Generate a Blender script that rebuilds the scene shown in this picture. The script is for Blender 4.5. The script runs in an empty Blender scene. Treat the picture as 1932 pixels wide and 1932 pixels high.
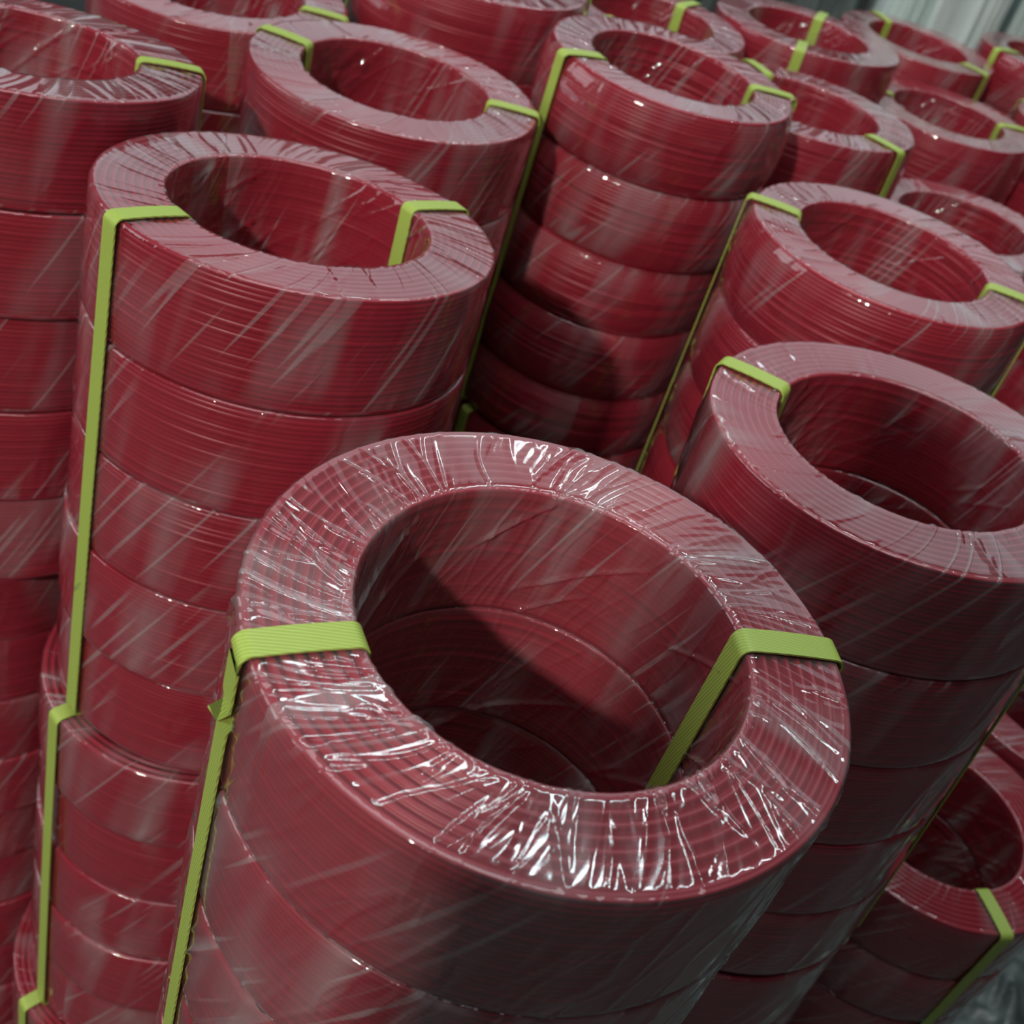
import bpy, math, random
import numpy as np
from mathutils import Vector, Matrix, Quaternion

# ------------------------------------------------------------------ units
S = 0.11            # one coil radius in metres; plan positions below are in coil radii, measured from the point under the camera
CAM_H = 12.13       # camera height above the floor, in radii
RHO = 0.657         # inner / outer radius of a coil
HC = 0.61           # height of one coil
F_PX = 2158.7
PITCH, ROLL = math.radians(37.12), math.radians(18.01)

scene = bpy.context.scene
col = scene.collection

def W(x, y, z):     # plan position (height relative to the camera) -> metres
    return Vector((x * S, y * S, (z + CAM_H) * S))

# ------------------------------------------------------------------ camera
cam_d = bpy.data.cameras.new('camera')
cam = bpy.data.objects.new('camera', cam_d)
col.objects.link(cam)
fwd = Vector((0, math.cos(PITCH), -math.sin(PITCH)))
up0 = Vector((0, math.sin(PITCH), math.cos(PITCH)))
rt0 = Vector((1, 0, 0))
rt = math.cos(ROLL) * rt0 + math.sin(ROLL) * up0
up = -math.sin(ROLL) * rt0 + math.cos(ROLL) * up0
m = Matrix((rt, up, -fwd)).transposed().to_4x4()
m.translation = W(0, 0, 0)
cam.matrix_world = m
cam_d.sensor_width = 36
cam_d.sensor_height = 36
cam_d.lens = F_PX / 1932 * 36
cam_d.clip_start = 0.01
cam_d.dof.use_dof = True
cam_d.dof.focus_distance = 4.1 * S
cam_d.dof.aperture_fstop = 15
scene.camera = cam

# ------------------------------------------------------------------ world, lights, exposure
wd = bpy.data.worlds.new('world'); scene.world = wd
wd.use_nodes = True
bg = wd.node_tree.nodes['Background']
bg.inputs[0].default_value = (0.62, 0.72, 0.74, 1)
bg.inputs[1].default_value = 0.018

def area(name, loc, target, sx, sy, power, colr):
    d = bpy.data.lights.new(name, 'AREA'); d.shape = 'RECTANGLE'
    d.size, d.size_y, d.energy, d.color = sx, sy, power, colr
    o = bpy.data.objects.new(name, d); col.objects.link(o)
    o.location = loc
    o.rotation_euler = (Vector(target) - Vector(loc)).to_track_quat('-Z', 'Y').to_euler()
    return o
# flood lamp behind and to the left of the photographer
LAZ, LEL, LD = math.radians(-109.5), math.radians(32.7), 42
foc = W(0.5, 5, -3)
key = Vector((math.cos(LAZ) * math.cos(LEL), math.sin(LAZ) * math.cos(LEL), math.sin(LEL)))
area('flood_lamp', foc + key * LD * S, foc, 0.16, 0.16, 112, (1.0, 0.93, 0.86))
# rows of ceiling tubes over the yard
for i, (x, y) in enumerate([(-7, 21), (2, 24), (9, 20), (-1, 40)]):
    p = W(x, y, 21)
    area('ceiling_tube', p, p - Vector((0, 0, 1)), 1.3, 0.035, 9, (0.86, 0.97, 1.0))
# daylight opening high in the far wall
area('clerestory_window', W(-1, 52, 16), W(0, 8, -2), 6.4, 3.3, 54, (0.84, 0.95, 1.0))
# added soft fill from the left, brightens the left-facing sides
area('left_fill', W(-34, 4, 9), W(0, 5, -3), 2.2, 2.2, 42, (0.95, 0.97, 1.0))
# added soft fill from overhead, brightens the coil tops
area('overhead_fill', W(-2, 1, 26), W(-1, 3, 0), 2.6, 2.2, 54, (0.95, 0.98, 1.0))

scene.view_settings.view_transform = 'Standard'
scene.view_settings.look = 'None'
scene.view_settings.exposure = -0.2
scene.view_settings.gamma = 1
scene.view_settings.use_curve_mapping = False
scene.cycles.transparent_max_bounces = 10
scene.cycles.max_bounces = 5
scene.cycles.diffuse_bounces = 3
scene.cycles.glossy_bounces = 3
scene.cycles.adaptive_threshold = 0.06

# ------------------------------------------------------------------ materials
def new_mat(name):
    mt = bpy.data.materials.new(name); mt.use_nodes = True
    nt = mt.node_tree; nt.nodes.clear()
    out = nt.nodes.new('ShaderNodeOutputMaterial')
    return mt, nt, out
def N(nt, typ, **kw):
    n = nt.nodes.new(typ)
    for k, v in kw.items():
        if k in ('operation', 'blend_type', 'data_type', 'noise_dimensions', 'noise_type', 'wave_type', 'bands_direction', 'feature'):
            setattr(n, k, v)
        else:
            n.inputs[k].default_value = v
    return n
def math_n(nt, op, a, b=None, clamp=False):
    n = nt.nodes.new('ShaderNodeMath'); n.operation = op; n.use_clamp = clamp
    for i, v in enumerate((a, b)):
        if v is None: continue
        if isinstance(v, (int, float)): n.inputs[i].default_value = v
        else: nt.links.new(v, n.inputs[i])
    return n.outputs[0]
def ramp(nt, fac, stops):
    r = nt.nodes.new('ShaderNodeValToRGB')
    r.color_ramp.elements[0].position, r.color_ramp.elements[0].color = stops[0][0], (*stops[0][1], 1)
    r.color_ramp.elements[1].position, r.color_ramp.elements[1].color = stops[-1][0], (*stops[-1][1], 1)
    for p, c in stops[1:-1]:
        e = r.color_ramp.elements.new(p); e.color = (*c, 1)
    nt.links.new(fac, r.inputs[0])
    return r.outputs[0]

def mat_wire():
    mt, nt, out = new_mat('red_pvc_wire')
    tc = N(nt, 'ShaderNodeTexCoord')
    mp = N(nt, 'ShaderNodeMapping'); mp.inputs['Scale'].default_value = (6, 6, 60)
    nt.links.new(tc.outputs['Object'], mp.inputs[0])
    n1 = N(nt, 'ShaderNodeTexNoise', Scale=6.0, Detail=3.0)
    nt.links.new(mp.outputs[0], n1.inputs['Vector'])
    c = ramp(nt, n1.outputs[0], [(0.3, (0.365, 0.0072, 0.027)), (0.7, (0.385, 0.0082, 0.029))])
    p = N(nt, 'ShaderNodeBsdfPrincipled', Roughness=0.38)
    p.inputs['Specular IOR Level'].default_value = 0.45
    nt.links.new(c, p.inputs['Base Color'])
    nt.links.new(p.outputs[0], out.inputs[0])
    return mt

def mat_film(name, haze_lo, haze_hi, rough):
    """clear stretch film: see-through with glossy creases and milky streaks where layers overlap"""
    mt, nt, out = new_mat(name)
    uv = N(nt, 'ShaderNodeUVMap'); uv.uv_map = 'film'
    oi = N(nt, 'ShaderNodeObjectInfo')
    comb = N(nt, 'ShaderNodeCombineXYZ')
    nt.links.new(math_n(nt, 'MULTIPLY', oi.outputs['Random'], 37.0), comb.inputs[0])
    nt.links.new(math_n(nt, 'MULTIPLY', oi.outputs['Random'], 11.0), comb.inputs[1])
    ad = nt.nodes.new('ShaderNodeVectorMath'); ad.operation = 'ADD'
    nt.links.new(uv.outputs[0], ad.inputs[0]); nt.links.new(comb.outputs[0], ad.inputs[1])
    sp = N(nt, 'ShaderNodeSeparateXYZ'); nt.links.new(ad.outputs[0], sp.inputs[0])
    def mapped(su, sv, shear, off):          # sheared so that the creases run round the wrap as a helix
        u = math_n(nt, 'MULTIPLY', math_n(nt, 'SUBTRACT', sp.outputs[0], math_n(nt, 'MULTIPLY', sp.outputs[1], shear)), su)
        v = math_n(nt, 'MULTIPLY', sp.outputs[1], sv)
        c = N(nt, 'ShaderNodeCombineXYZ', Z=off)
        nt.links.new(u, c.inputs[0]); nt.links.new(v, c.inputs[1])
        return c.outputs[0]
    # uv: u = angle in radians, v = run along the wrap in radii
    n1 = N(nt, 'ShaderNodeTexNoise', Scale=1.0, Detail=0.0, Roughness=0.5)
    nt.links.new(mapped(24.0, 1.0, 0.6, 0.0), n1.inputs['Vector'])
    n2 = N(nt, 'ShaderNodeTexNoise', Scale=1.0, Detail=1.0, Roughness=0.5)
    nt.links.new(mapped(5.0, 0.6, 0.15, 3.7), n2.inputs['Vector'])
    n3 = N(nt, 'ShaderNodeTexNoise', Scale=1.0, Detail=0.0)
    nt.links.new(mapped(1.6, 1.3, 0.3, 9.1), n3.inputs['Vector'])
    # thin crease strokes: the peaks of the stretched noise
    c1 = math_n(nt, 'MULTIPLY', math_n(nt, 'SUBTRACT', n1.outputs[0], 0.645), 14.0, True)
    c2 = math_n(nt, 'MULTIPLY', math_n(nt, 'SUBTRACT', n2.outputs[0], 0.72), 9.0, True)
    patch = math_n(nt, 'MULTIPLY', math_n(nt, 'SUBTRACT', n3.outputs[0], 0.38), 5.0, True)
    lines = math_n(nt, 'MULTIPLY', math_n(nt, 'MAXIMUM', c1, c2), patch)
    broad = math_n(nt, 'MULTIPLY', math_n(nt, 'SUBTRACT', n2.outputs[0], 0.42), 3.0, True)
    hz = math_n(nt, 'ADD', haze_lo, math_n(nt, 'MULTIPLY', math_n(nt, 'MULTIPLY', broad, patch), haze_hi))
    hz = math_n(nt, 'ADD', hz, math_n(nt, 'MULTIPLY', lines, 0.18), True)
    hgt = math_n(nt, 'ADD', math_n(nt, 'MULTIPLY', n1.outputs[0], 0.5), math_n(nt, 'MULTIPLY', c1, 0.3))
    bp = N(nt, 'ShaderNodeBump', Strength=0.22, Distance=0.0022)
    nt.links.new(hgt, bp.inputs['Height'])
    gl = N(nt, 'ShaderNodeBsdfGlossy', Roughness=rough); gl.inputs['Color'].default_value = (0.95, 0.98, 1, 1)
    nt.links.new(bp.outputs[0], gl.inputs['Normal'])
    geo = N(nt, 'ShaderNodeNewGeometry')     # a thin sheet reflects alike from both sides
    fr = N(nt, 'ShaderNodeFresnel')
    nt.links.new(math_n(nt, 'SUBTRACT', 1.48, math_n(nt, 'MULTIPLY', geo.outputs['Backfacing'], 1.48 - 1 / 1.48)), fr.inputs['IOR'])
    fac = math_n(nt, 'MULTIPLY', fr.outputs[0], 1.6, True)
    tr = N(nt, 'ShaderNodeBsdfTransparent'); tr.inputs[0].default_value = (0.97, 0.97, 0.97, 1)
    df = N(nt, 'ShaderNodeBsdfDiffuse'); df.inputs[0].default_value = (0.72, 0.75, 0.75, 1)
    m1 = N(nt, 'ShaderNodeMixShader'); nt.links.new(hz, m1.inputs[0]); nt.links.new(tr.outputs[0], m1.inputs[1]); nt.links.new(df.outputs[0], m1.inputs[2])
    m2 = N(nt, 'ShaderNodeMixShader'); nt.links.new(fac, m2.inputs[0]); nt.links.new(m1.outputs[0], m2.inputs[1]); nt.links.new(gl.outputs[0], m2.inputs[2])
    nt.links.new(m2.outputs[0], out.inputs[0])
    return mt

def mat_strap():
    mt, nt, out = new_mat('lime_green_strapping')
    uv = N(nt, 'ShaderNodeUVMap'); uv.uv_map = 'strap'
    mp = N(nt, 'ShaderNodeMapping'); mp.inputs['Rotation'].default_value = (0, 0, 1.31)
    nt.links.new(uv.outputs[0], mp.inputs[0])
    wv = N(nt, 'ShaderNodeTexWave', Scale=24.0, Distortion=0.15)
    nt.links.new(mp.outputs[0], wv.inputs['Vector'])
    c = ramp(nt, wv.outputs[1], [(0.0, (0.40, 0.55, 0.09)), (1.0, (0.50, 0.67, 0.13))])
    bp = N(nt, 'ShaderNodeBump', Strength=0.35, Distance=0.0006)
    nt.links.new(wv.outputs[1], bp.inputs['Height'])
    p = N(nt, 'ShaderNodeBsdfPrincipled', Roughness=0.36)
    nt.links.new(c, p.inputs['Base Color']); nt.links.new(bp.outputs[0], p.inputs['Normal'])
    nt.links.new(p.outputs[0], out.inputs[0])
    return mt

def mat_concrete():
    mt, nt, out = new_mat('dusty_concrete')
    tc = N(nt, 'ShaderNodeTexCoord')
    n1 = N(nt, 'ShaderNodeTexNoise', Scale=3.0, Detail=8.0, Roughness=0.65)
    nt.links.new(tc.outputs['Object'], n1.inputs['Vector'])
    c = ramp(nt, n1.outputs[0], [(0.3, (0.035, 0.038, 0.037)), (0.7, (0.075, 0.08, 0.077))])
    p = N(nt, 'ShaderNodeBsdfPrincipled', Roughness=0.8)
    bp = N(nt, 'ShaderNodeBump', Strength=0.2, Distance=0.01); nt.links.new(n1.outputs[0], bp.inputs['Height'])
    nt.links.new(c, p.inputs['Base Color']); nt.links.new(bp.outputs[0], p.inputs['Normal'])
    nt.links.new(p.outputs[0], out.inputs[0])
    return mt

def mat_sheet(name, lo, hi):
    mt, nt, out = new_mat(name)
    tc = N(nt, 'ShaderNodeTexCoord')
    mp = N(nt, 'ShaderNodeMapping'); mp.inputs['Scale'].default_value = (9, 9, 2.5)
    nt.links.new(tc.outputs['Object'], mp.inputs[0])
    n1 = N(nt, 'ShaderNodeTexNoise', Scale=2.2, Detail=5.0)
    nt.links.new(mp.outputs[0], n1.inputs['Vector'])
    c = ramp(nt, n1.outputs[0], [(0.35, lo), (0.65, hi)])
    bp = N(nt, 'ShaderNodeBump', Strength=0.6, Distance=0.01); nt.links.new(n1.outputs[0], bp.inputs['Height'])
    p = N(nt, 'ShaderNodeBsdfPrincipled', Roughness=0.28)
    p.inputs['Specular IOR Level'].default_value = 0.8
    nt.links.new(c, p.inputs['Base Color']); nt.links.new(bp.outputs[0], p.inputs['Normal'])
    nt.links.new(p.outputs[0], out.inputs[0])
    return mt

M_WIRE = mat_wire()
M_FILM = mat_film('clear_stretch_film', 0.02, 0.19, 0.075)
M_FILM2 = mat_film('doubled_stretch_film', 0.055, 0.24, 0.06)
M_STRAP = mat_strap()
M_CONC = mat_concrete()
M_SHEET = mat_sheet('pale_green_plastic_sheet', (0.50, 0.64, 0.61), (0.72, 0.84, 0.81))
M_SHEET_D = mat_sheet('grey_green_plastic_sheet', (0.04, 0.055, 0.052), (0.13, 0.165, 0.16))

# ------------------------------------------------------------------ mesh helpers
def grid_mesh(name, co, close_u=True, close_v=True, uv=None, uvname='film', mat=None):
    """co: (nu, nv, 3) array of points in metres -> quad mesh"""
    nu, nv, _ = co.shape
    iu = np.arange(nu if close_u else nu - 1); iv = np.arange(nv if close_v else nv - 1)
    a, b = np.meshgrid(iu, iv, indexing='ij')
    a2, b2 = (a + 1) % nu, (b + 1) % nv
    quads = np.stack([a * nv + b, a2 * nv + b, a2 * nv + b2, a * nv + b2], -1).reshape(-1, 4)
    me = bpy.data.meshes.new(name)
    me.vertices.add(nu * nv); me.vertices.foreach_set('co', co.reshape(-1).astype(np.float32))
    nq = len(quads)
    me.loops.add(nq * 4); me.polygons.add(nq)
    me.loops.foreach_set('vertex_index', quads.reshape(-1).astype(np.int32))
    me.polygons.foreach_set('loop_start', np.arange(0, nq * 4, 4, dtype=np.int32))
    me.polygons.foreach_set('use_smooth', np.ones(nq, dtype=bool))
    if uv is not None:
        ul = me.uv_layers.new(name=uvname)
        us, vs = uv                                     # per grid line, one longer than the grid where it closes
        U = np.stack([us[a], us[a + 1], us[a + 1], us[a]], -1).reshape(-1)
        V = np.stack([vs[b], vs[b], vs[b + 1], vs[b + 1]], -1).reshape(-1)
        ul.data.foreach_set('uv', np.stack([U, V], -1).reshape(-1).astype(np.float32))
    me.update(calc_edges=True); me.validate()
    if mat: me.materials.append(mat)
    return me

def obj(name, me, parent=None, loc=(0, 0, 0)):
    o = bpy.data.objects.new(name, me); col.objects.link(o)
    o.parent = parent; o.location = loc
    return o

def macro(t, loose):        # outer radius of a coil against height 0..1
    return 1.0 - loose * np.abs(2 * t - 1) ** 3.2

def coil_mesh(name, seed, loose, jit, nseg=168):
    rng = np.random.default_rng(seed)
    n, lay = 23, 15
    H = HC - 0.010
    d = H / n
    az = np.arange(nseg) * 2 * np.pi / nseg
    def wob(amp, k=4):
        o = np.zeros(nseg)
        for h in range(1, k + 1):
            o += amp / h ** 0.7 * rng.normal() * np.cos(h * az + rng.uniform(0, 7))
        return o
    cols = []
    def put(r, z): cols.append((r + 0 * az, z + 0 * az))
    # outer rows, top to bottom
    for i in range(n):
        zc = H + 0.005 - (i + .5) * d; w = wob(jit); base = macro((zc) / HC, loose) - d / 2 - jit * 1.2
        wz = wob(jit * .25)
        for a in (58, 20, -20, -58):
            a = math.radians(a); put(base + w + d * .2 + d * .3 * math.cos(a), zc + wz + d * .56 * math.sin(a))
    # bottom face, outside to inside
    for k in range(8):
        r = 1 - loose - .02 - (1 - loose - .02 - RHO - .012) * k / 7; put(r, 0.005)
    # inner rows, bottom to top
    for i in range(n - 1, -1, -1):
        zc = H + 0.005 - (i + .5) * d; w = wob(jit * .7)
        for a in (-50, 0, 50):
            a = math.radians(a); put(RHO + d * .3 + w - d * .3 * math.cos(a), zc + d * .6 * math.sin(a))
    # top face, inside to outside: every other layer nests half a wire lower
    r0, r1 = RHO + .010, macro(np.array(1.0), loose) - .012
    dl = (r1 - r0) / lay
    for k in range(lay):
        rc = r0 + (k + .5) * dl
        w = wob(jit * .5)
        if k % 2 == 0:
            for a in (150, 110, 70, 30):
                a = math.radians(a); put(rc + w + dl * .62 * math.cos(a), H + .005 - d * .55 + d * .55 * math.sin(a) + wob(jit * .12))
        else:
            for a in (120, 60):
                a = math.radians(a); put(rc + w + dl * .35 * math.cos(a), H + .005 - d * 1.5 + d * .5 * math.sin(a))
    r = np.stack([c[0] for c in cols], 1); z = np.stack([c[1] for c in cols], 1)
    co = np.stack([r * np.cos(az)[:, None], r * np.sin(az)[:, None], z], -1)[:, ::-1] * S
    return grid_mesh(name, co, mat=M_WIRE)

def film_mesh(name, seed, loose, nseg=480, nw=200, amp=1.0, fine=1, mat=None, sig=(.009, .024)):
    rng = np.random.default_rng(seed)
    prof = []
    ns, ntp = 16 * fine, 12 * fine
    cr = 0.022
    zt, zb = HC - 0.001, 0.001
    ro = 1.007; ri = RHO - .007
    for t in np.linspace(0.05, 0.95, ns):      # outer side, bottom to top
        prof.append((macro(np.array(t), loose) + .007, zb + (zt - zb) * t, 1, 0))
    rtop = float(macro(np.array(1.0), loose)) + .007
    for a in np.linspace(20, 80, 5): a = math.radians(a); prof.append((rtop - cr + cr * math.cos(a), zt - cr + cr * math.sin(a), math.cos(a), math.sin(a)))
    for t in np.linspace(0.06, .94, ntp): prof.append((rtop - cr - (rtop - ri - 2 * cr) * t, zt, 0, 1))
    for a in np.linspace(100, 160, 5): a = math.radians(a); prof.append((ri + cr + cr * math.cos(a), zt - cr + cr * math.sin(a), math.cos(a), math.sin(a)))
    for t in np.linspace(0.94, 0.06, 44 if fine == 1 else 64): prof.append((ri, zb + (zt - zb) * t, -1, 0))
    for a in np.linspace(200, 250, 3): a = math.radians(a); prof.append((ri + cr + cr * math.cos(a), zb + cr + cr * math.sin(a), math.cos(a), math.sin(a)))
    for t in np.linspace(0.1, .9, 5): prof.append((ri + cr + (rtop - ri - 2 * cr) * t, zb, 0, -1))
    for a in np.linspace(290, 340, 3): a = math.radians(a); prof.append((rtop - cr + cr * math.cos(a), zb + cr + cr * math.sin(a), math.cos(a), math.sin(a)))
    prof = np.array(prof); npf = len(prof)
    seg = np.hypot(*(np.roll(prof[:, :2], -1, 0) - prof[:, :2]).T)
    s = np.concatenate([[0], np.cumsum(seg)])
    L = s[-1]; sv = s[:-1]
    az = np.arange(nseg) * 2 * np.pi / nseg
    disp = np.zeros((nseg, npf))
    for k in range(nw):
        a0 = rng.uniform(0, 2 * np.pi); s0 = rng.uniform(0, L); ls = rng.uniform(.05, .38)
        sl = rng.normal(0.45, .22); sg = rng.uniform(*sig); am = rng.uniform(.002, .008) * amp
        ds = (sv - s0 + L / 2) % L - L / 2
        da = (az[:, None] - a0 - sl * ds[None] - rng.normal(0, .6) * ds[None] ** 2 + np.pi) % (2 * np.pi) - np.pi
        disp += am * np.exp(-(da / sg) ** 2) * np.exp(-(ds[None] / ls) ** 4)
    s_in = sv[np.argmax(prof[:, 2] < -.99)]
    for k in range(56 if fine == 1 else 18):                            # hard diagonal folds down the inside wall
        a0 = rng.uniform(0, 2 * np.pi); s0 = s_in + rng.uniform(.05, .5); ls = rng.uniform(.06, .2)
        sl = rng.uniform(1.0, 2.6); sg = rng.uniform(.017, .026)
        ds = (sv - s0 + L / 2) % L - L / 2
        da = (az[:, None] - a0 - sl * ds[None] + np.pi) % (2 * np.pi) - np.pi
        disp += rng.uniform(.010, .019) * np.exp(-(da / sg) ** 2) * np.exp(-(ds[None] / ls) ** 4)
    for k in range(14):                            # slack folds bulging off the wall
        a0 = rng.uniform(0, 2 * np.pi); s0 = rng.uniform(0, L)
        ds = (sv - s0 + L / 2) % L - L / 2
        da = (az[:, None] - a0 - .4 * ds[None] + np.pi) % (2 * np.pi) - np.pi
        disp += rng.uniform(.003, .010) * np.exp(-(da / rng.uniform(.04, .1)) ** 2) * np.exp(-(ds[None] / .25) ** 2)
    # keep the bottom tucked under
    disp *= np.where(prof[:, 3] < -.2, 0.0, 1.0)[None]
    disp *= np.where(prof[:, 3] > .2, 0.6, 1.0)[None]
    r = prof[None, :, 0] + disp * prof[None, :, 2]
    z = prof[None, :, 1] + disp * prof[None, :, 3]
    co = np.stack([r * np.cos(az)[:, None], r * np.sin(az)[:, None], z], -1) * S
    us = np.arange(nseg + 1) * 2 * np.pi / nseg
    return grid_mesh(name, co, uv=(us, s), mat=mat or M_FILM)

def strap_mesh(name, H, width, twist=None, thick=.007, slack=0.0):
    """closed band round the coil wall in the local XZ plane (X = outward)"""
    ri, ro, zt, zb = RHO - .017, 1.022, H + .010, .002
    cr = .04
    P = []          # (x, z, nx, nz)
    def line(x0, z0, x1, z1, nx, nz, n):
        for t in np.linspace(0, 1, n, endpoint=False):
            bow = slack * math.sin(math.pi * t)
            P.append((x0 + (x1 - x0) * t + nx * bow, z0 + (z1 - z0) * t + nz * bow, nx, nz))
    def arc(cx, cz, a0, a1, n=6):
        for a in np.linspace(a0, a1, n, endpoint=False):
            a = math.radians(a); P.append((cx + cr * math.cos(a), cz + cr * math.sin(a), math.cos(a), math.sin(a)))
    nside = 90
    line(ro, zb + cr, ro, zt - cr, 1, 0, nside)
    arc(ro - cr, zt - cr, 0, 90); line(ro - cr, zt, ri + cr, zt, 0, 1, 10)
    arc(ri + cr, zt - cr, 90, 180); line(ri, zt - cr, ri, zb + cr, -1, 0, 14)
    arc(ri + cr, zb + cr, 180, 270); line(ri + cr, zb, ro - cr, zb, 0, -1, 6)
    arc(ro - cr, zb + cr, 270, 360)
    n = len(P); co = np.zeros((n, 4, 3)); us = [0.0]
    for i, (x, z, nx, nz) in enumerate(P):
        nv = Vector((nx, 0, nz)); tv = Vector((0, 1, 0)); w = width
        off = Vector((0, 0, 0))
        if twist and i < nside:
            u = (z - twist[0]) / twist[1]
            ang = math.pi / (1 + math.exp(-9 * u))
            rot = Matrix.Rotation(ang, 3, Vector((0, 0, 1)))
            nv = rot @ nv; tv = rot @ tv
            off = Vector((0.12 * width * math.sin(ang), 0, 0))
        c = Vector((x, 0, z)) + off
        for k, (sy, sn) in enumerate(((-.5, -.5), (.5, -.5), (.5, .5), (-.5, .5))):
            co[i, k] = (c + tv * w * sy + nv * thick * sn) * S
        j = (i + 1) % n
        us.append(us[-1] + math.hypot(P[j][0] - x, P[j][1] - z))
    if twist:       # the twisted band meets itself turned over: flip the section after the turn for a clean join
        pass
    me = grid_mesh(name, co[:, ::-1], uv=(np.array(us), np.array([0, width, width + thick, 2 * width + thick, 2 * width + 2 * thick])), uvname='strap', mat=M_STRAP)
    for p in me.polygons: p.use_smooth = True
    me.set_sharp_from_angle(angle=math.radians(50))
    return me

# ------------------------------------------------------------------ the setting
def box_mesh(name, x0, x1, y0, y1, z0, z1, mat):
    v = [(x, y, z) for z in (z0, z1) for y in (y0, y1) for x in (x0, x1)]
    f = [(0, 2, 3, 1), (4, 5, 7, 6), (0, 1, 5, 4), (2, 6, 7, 3), (0, 4, 6, 2), (1, 3, 7, 5)]
    me = bpy.data.meshes.new(name); me.from_pydata([tuple(c) for c in v], [], f); me.materials.append(mat); me.update()
    return me
fl = obj('floor', box_mesh('floor', -4, 5, -3, 8, -0.1, 0, M_CONC)); fl['kind'] = 'structure'
wl = obj('wall_back', box_mesh('wall_back', -4, 5, 6.0, 6.15, 0, 2.4, M_CONC)); wl['kind'] = 'structure'
# unseen block added in place of the photographer, to shade the front stacks
pc = W(-1.14, -4.33, 0)
px = obj('shadow_blocker', box_mesh('shadow_blocker', -0.11, 0.11, -0.11, 0.11, 0, (CAM_H + 3.2) * S, M_CONC), loc=(pc.x, pc.y, 0)); px['kind'] = 'structure'
px.rotation_euler.z = math.radians(-19.5)

# ------------------------------------------------------------------ coil bundles
COILS = [coil_mesh('wire_coil_%d' % i, 10 + i, lo, ji) for i, (lo, ji) in enumerate([(0.004, .0006), (0.006, .0008), (0.02, .0012), (0.035, .002), (0.05, .0026)])]
LO = [0.004, 0.006, 0.02, 0.035, 0.05]
FILMS = [[film_mesh('plastic_film_%d_%d' % (i, k), 100 + 10 * i + k, LO[i]) for k in range(2)] for i in range(5)]
FILM_HI = [film_mesh('plastic_film_front_%d' % k, 300 + k, LO[0], nseg=860, nw=420, fine=2, mat=M_FILM2, sig=(.006, .016)) for k in range(2)]

SW = 0.105
def bundle(label, top, tilt, h, n, straps, style, seed, group, hi=False, twists=None, jit=.010):
    """top: centre of the top face (radii, camera height); tilt: lean of the axis; straps: angles in degrees"""
    rng = random.Random(seed)
    nv = Vector((tilt[0], tilt[1], 1)).normalized()
    Hb = h * n
    base = Vector(top) - nv * Hb
    root = bpy.data.objects.new('wire_coil_bundle', None); col.objects.link(root)
    root.empty_display_size = .05
    root.location = W(*base)
    root.rotation_mode = 'QUATERNION'
    root.rotation_quaternion = Vector((0, 0, 1)).rotation_difference(nv)
    root['label'] = label; root['category'] = 'wire bundle'; root['group'] = group
    for i in range(n):
        v = rng.choice(style)
        topc = i == n - 1
        jx, jy = (0, 0) if topc else (rng.gauss(0, jit), rng.gauss(0, jit))
        c = obj('wire_coil', COILS[v], root, (jx * S, jy * S, i * h * S))
        c.scale = (1, 1, h / HC); c.rotation_euler.z = rng.uniform(0, 6.28)
        fm = rng.choice(FILM_HI) if (hi and i >= n - 3) else rng.choice(FILMS[v])
        f = obj('plastic_film', fm, c); f.rotation_euler.z = rng.uniform(0, 6.28)
    for k, a in enumerate(straps):
        tw = twists.get(k) if twists else None
        s = obj('strap', strap_mesh('strap', Hb, SW, tw, slack=.004), root)
        s.rotation_euler.z = math.radians(a)
    return root, base, nv

UP = 'top bundles of red wire coils'
LOW = 'bundles of red wire coils in the lower layer'
def stack(key, top, tilt, straps, style, seed, label, low_label, lowd=(0, 0), low_straps=None, third=None, **kw):
    tr = (math.radians(tilt[0]), math.radians(tilt[1]))
    r, base, nv = bundle(label, top, tr, HC, 5, straps, style, seed, UP, **kw)
    # the bundles it stands on, down to the floor
    def below(base, tr, lab, lowd, n, straps, sd):
        gap = .026 + .45 * math.hypot(*tr)
        Hl = base.z + CAM_H - gap
        tl = (tr[0] * .6, tr[1] * .6)
        nl = Vector((*tl, 1)).normalized()
        if n is None:
            n = max(3, round(Hl / HC)); h = Hl * nl.z / n - .002
        else: h = HC
        return bundle(lab, (base.x + lowd[0], base.y + lowd[1], base.z - gap), tl, h, n, straps, style, sd, LOW, jit=.016), tl
    ls = low_straps or [q + 8 for q in straps]
    if third:
        (r2, b2, n2), tl = below(base, tr, low_label, lowd, 5, ls, seed + 500)
        below(b2, tl, third, (-.12, -.04), None, ls, seed + 700)
    else:
        below(base, tr, low_label, lowd, None, ls, seed + 500)

T, L_, X_ = [0, 0, 1], [2, 3], [3, 4]
MX = [0, 1, 2, 2]
stack('A', (0.246, 2.743, -2.431), (1.3, 0.2), (-147.5, 18), [0], 1,
      'nearest red wire coil bundle in the front centre, film wrinkled across its wide ring',
      'red wire coils under the nearest front bundle, mostly out of view', hi=True, twists={0: (2.77, .10)})
stack('B', (-1.468, 5.230, -2.549), (0.1, 4.8), (-126.5, 47), T, 2,
      'leaning red coil bundle left of the front one, long green strap down its left side',
      'lower red coil bundle at the left edge bottom, short green strap, shifted leftward', lowd=(-.08, -.02), low_straps=(-128, 50), third='bottom-most red coils in the bottom left corner below the short strap')
stack('C', (-1.669, 7.801, -2.664), (1.0, -.2), (175.5, 11), [1, 2], 3,
      'red coil bundle directly behind the leaning one, straps at left and right of its ring',
      'red coils in the dark under the bundle behind the leaning one')
stack('D', (-3.414, 6.036, -2.500), (0.1, 6.3), (30, -150), T, 4,
      'red coil bundle cut by the left picture edge, one green strap on its right',
      'lower red coils along the left picture edge', lowd=(-.2, .1))
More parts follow.
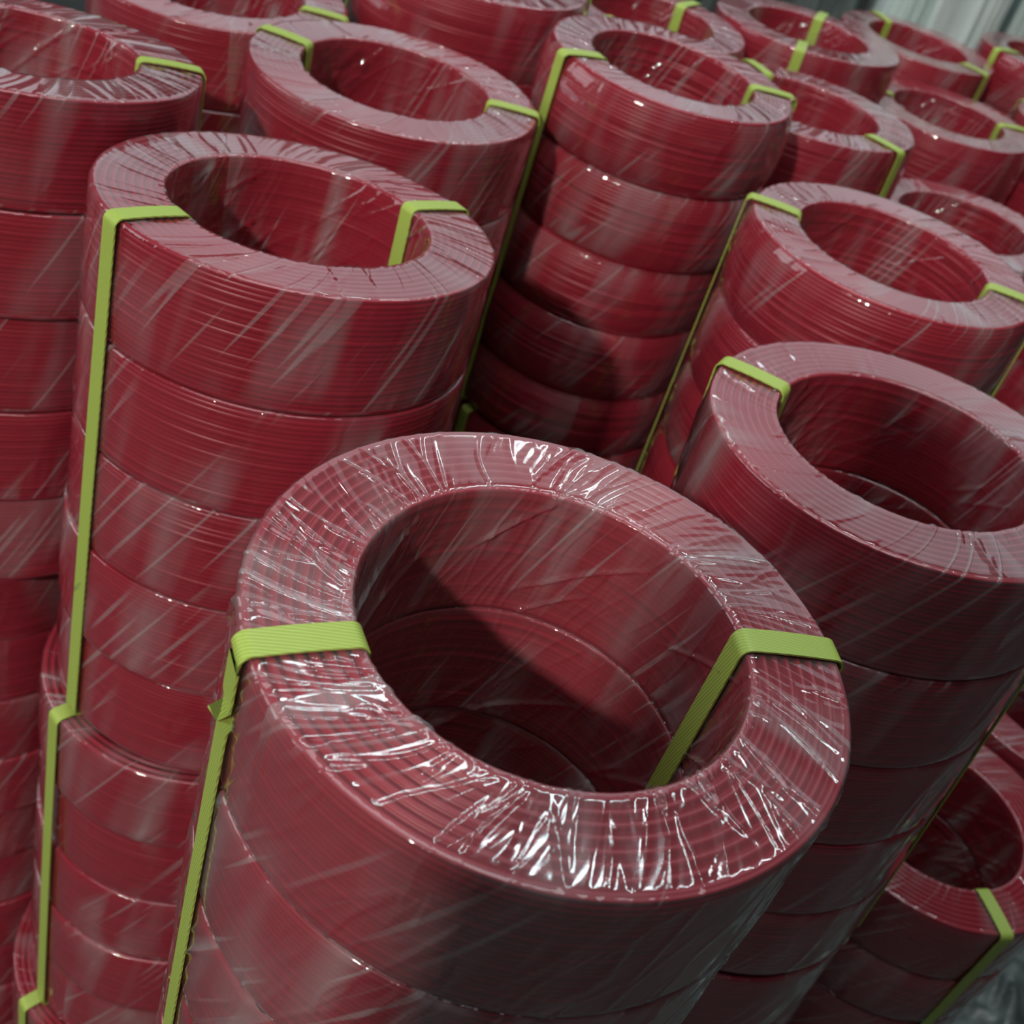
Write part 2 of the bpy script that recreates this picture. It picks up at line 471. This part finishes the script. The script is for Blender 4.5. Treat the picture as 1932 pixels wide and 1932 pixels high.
stack('E', (0.124, 9.118, -2.375), (1.5, -.7), (-142, 15), X_, 5,
      'loosely wound red coil bundle at top centre with a rounded dusty grey rim',
      'shadowed red coils under the loosely wound top centre bundle')
stack('F', (1.858, 7.479, -2.616), (0.1, 0), (174, -10), L_, 6,
      'red coil bundle at right with a whitish hazy ring, its strap on the left rim',
      'red coils under the whitish hazy ring bundle at right')
stack('G', (1.738, 5.006, -2.650), (-2.5, 1.1), (160, -22), [0, 1], 7,
      'red coil bundle at the right edge just behind the front one, glossy film rim',
      'lower red coils right of the front bundle, crossed by a thin edge-on green strap')
stack('I', (-3.452, 9.104, -2.85), (-1, -.7), (175, 5), T, 8,
      'red coil bundle at the top left edge, dark hole cut by the frame',
      'red coils under the bundle at the top left edge')
stack('J', (-1.72, 10.35, -2.42), (0, 0), (-172, 15), [1, 2], 9,
      'red coil bundle at the top edge, left of the dusty rim, ring out of frame',
      'red coils under the bundle at the top edge left of the dusty rim')
stack('K', (-0.230, 11.88, -2.69), (.3, -1.1), (-115, 65), L_, 10,
      'red coil bundle peeking from behind the dusty rimmed one, green strap in front',
      'hidden red coils under the bundle behind the dusty rimmed one')
stack('L', (1.394, 13.08, -2.637), (-.7, .1), (78, -96), [1, 2], 11,
      'red coil bundle at top right with straps at the front and back of its ring',
      'hidden red coils under the bundle strapped front and back')
stack('M', (3.018, 15.782, -2.928), (.5, -.9), (122, -35), [1, 2], 12,
      'red coil bundle in front of the pale plastic bale at top right',
      'hidden red coils in front of the pale plastic bale')
stack('N', (4.93, 16.65, -2.80), (0, 0), (-150, 30), [1, 2], 13,
      'red coil bundle in the top right corner with a green strap on its left side',
      'hidden red coils under the top right corner bundle')
stack('O', (1.389, 10.696, -2.736), (-.4, .1), (126, -37), [1, 2], 14,
      'red coil bundle half hidden right behind the dusty rimmed one, strap at lower right',
      'hidden red coils under the bundle right behind the dusty rimmed one')
stack('P', (3.292, 13.767, -3.159), (-.8, -1.2), (176, 15), [1, 2], 15,
      'red coil bundle at upper right with a white glint inside its hole',
      'red coils under the upper right bundle with the glint')
stack('Q', (3.307, 11.295, -3.485), (-2.1, -.7), (-160, -25), [2, 3], 16,
      'lower set red coil bundle behind the whitish hazy ring, white rim',
      'hidden red coils under the lower set white rimmed bundle')
stack('R', (5.25, 12.1, -3.50), (0, 0), (100, -80), [1, 2], 17,
      'sliver of a red coil bundle at the right edge beside the white rim',
      'hidden red coils at the far right edge')
stack('S', (5.20, 14.55, -3.05), (0, 0), (150, -30), [1, 2], 18,
      'red coil bundle at the right edge, only its left rim and strap showing',
      'hidden red coils under the right edge bundle with the strap showing')
# a single-layer bundle low down on the right
bundle('low red coil bundle at the bottom right corner with a strap across its front',
       (3.698, 6.09, -6.026), (0, 0), .6095, 10, (-68, 112), [1, 2], 19, LOW)

bundle('sliver of red coils beyond the low bottom right bundle, beside the thin edge-on strap',
       (4.95, 7.80, -6.0), (0, 0), .612, 10, (35, -20), [1, 2], 20, LOW)

# ------------------------------------------------------------------ plastic-wrapped bales and a crumpled sheet
def bale(label, x0, x1, y0, y1, ztop, mat, seed):
    rng = np.random.default_rng(seed)
    nu, nvv = 160, 60
    cx, cy = (x0 + x1) / 2, (y0 + y1) / 2; hx, hy = (x1 - x0) / 2, (y1 - y0) / 2
    H = ztop + CAM_H
    u = np.arange(nu) * 2 * np.pi / nu
    ex = .45
    sx = np.sign(np.cos(u)) * np.abs(np.cos(u)) ** ex; sy = np.sign(np.sin(u)) * np.abs(np.sin(u)) ** ex
    co = np.zeros((nu, nvv, 3))
    for j in range(nvv):
        t = j / (nvv - 1)
        if t < .7: z = H * t / .7 * .93; k = 1.0
        else:
            q = (t - .7) / .3; z = H * (.93 + .07 * math.sin(q * math.pi / 2)); k = max(math.cos(q * math.pi / 2), .01) ** .45
        fold = sum(a * np.cos(h * u + p + 2.0 * t * b) for a, h, p, b in FOLDS)
        co[:, j] = np.stack([(cx + hx * k * sx * (1 + fold)), (cy + hy * k * sy * (1 + fold)), z + 0.12 * fold * H * (t > .6)], -1)
    o = obj('wrapped_bale', grid_mesh('wrapped_bale', co * S, close_v=False, mat=mat))
    o['label'] = label; o['category'] = 'bale'; o['group'] = 'plastic wrapped bales along the back'
    return o
rf = np.random.default_rng(5)
FOLDS = [(rf.uniform(.004, .018), int(rf.integers(5, 40)), rf.uniform(0, 6), rf.normal()) for _ in range(14)]
bale('pale green plastic wrapped bale at the top edge behind the coils', 2.95, 4.6, 18.2, 21.5, -0.8, M_SHEET, 1)
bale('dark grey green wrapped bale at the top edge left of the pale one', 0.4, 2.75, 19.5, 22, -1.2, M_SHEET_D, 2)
bale('pale wrapped bale in the top right corner behind the coils', 5.0, 9.0, 19.3, 23, -0.8, M_SHEET, 3)

rs = np.random.default_rng(9)
nx, ny = 90, 90
gx, gy = np.meshgrid(np.linspace(6.2, 11.5, nx), np.linspace(5.5, 10.6, ny), indexing='ij')
gz = np.full_like(gx, .10)
for _ in range(60):
    a = rs.uniform(0, np.pi); px_, py_ = rs.uniform(6.2, 11.5), rs.uniform(5.5, 10.6)
    d_ = (gx - px_) * np.cos(a) + (gy - py_) * np.sin(a); e_ = -(gx - px_) * np.sin(a) + (gy - py_) * np.cos(a)
    gz += rs.uniform(.03, .16) * np.exp(-(d_ / rs.uniform(.04, .15)) ** 2) * np.exp(-(e_ / rs.uniform(.3, 1.0)) ** 2)
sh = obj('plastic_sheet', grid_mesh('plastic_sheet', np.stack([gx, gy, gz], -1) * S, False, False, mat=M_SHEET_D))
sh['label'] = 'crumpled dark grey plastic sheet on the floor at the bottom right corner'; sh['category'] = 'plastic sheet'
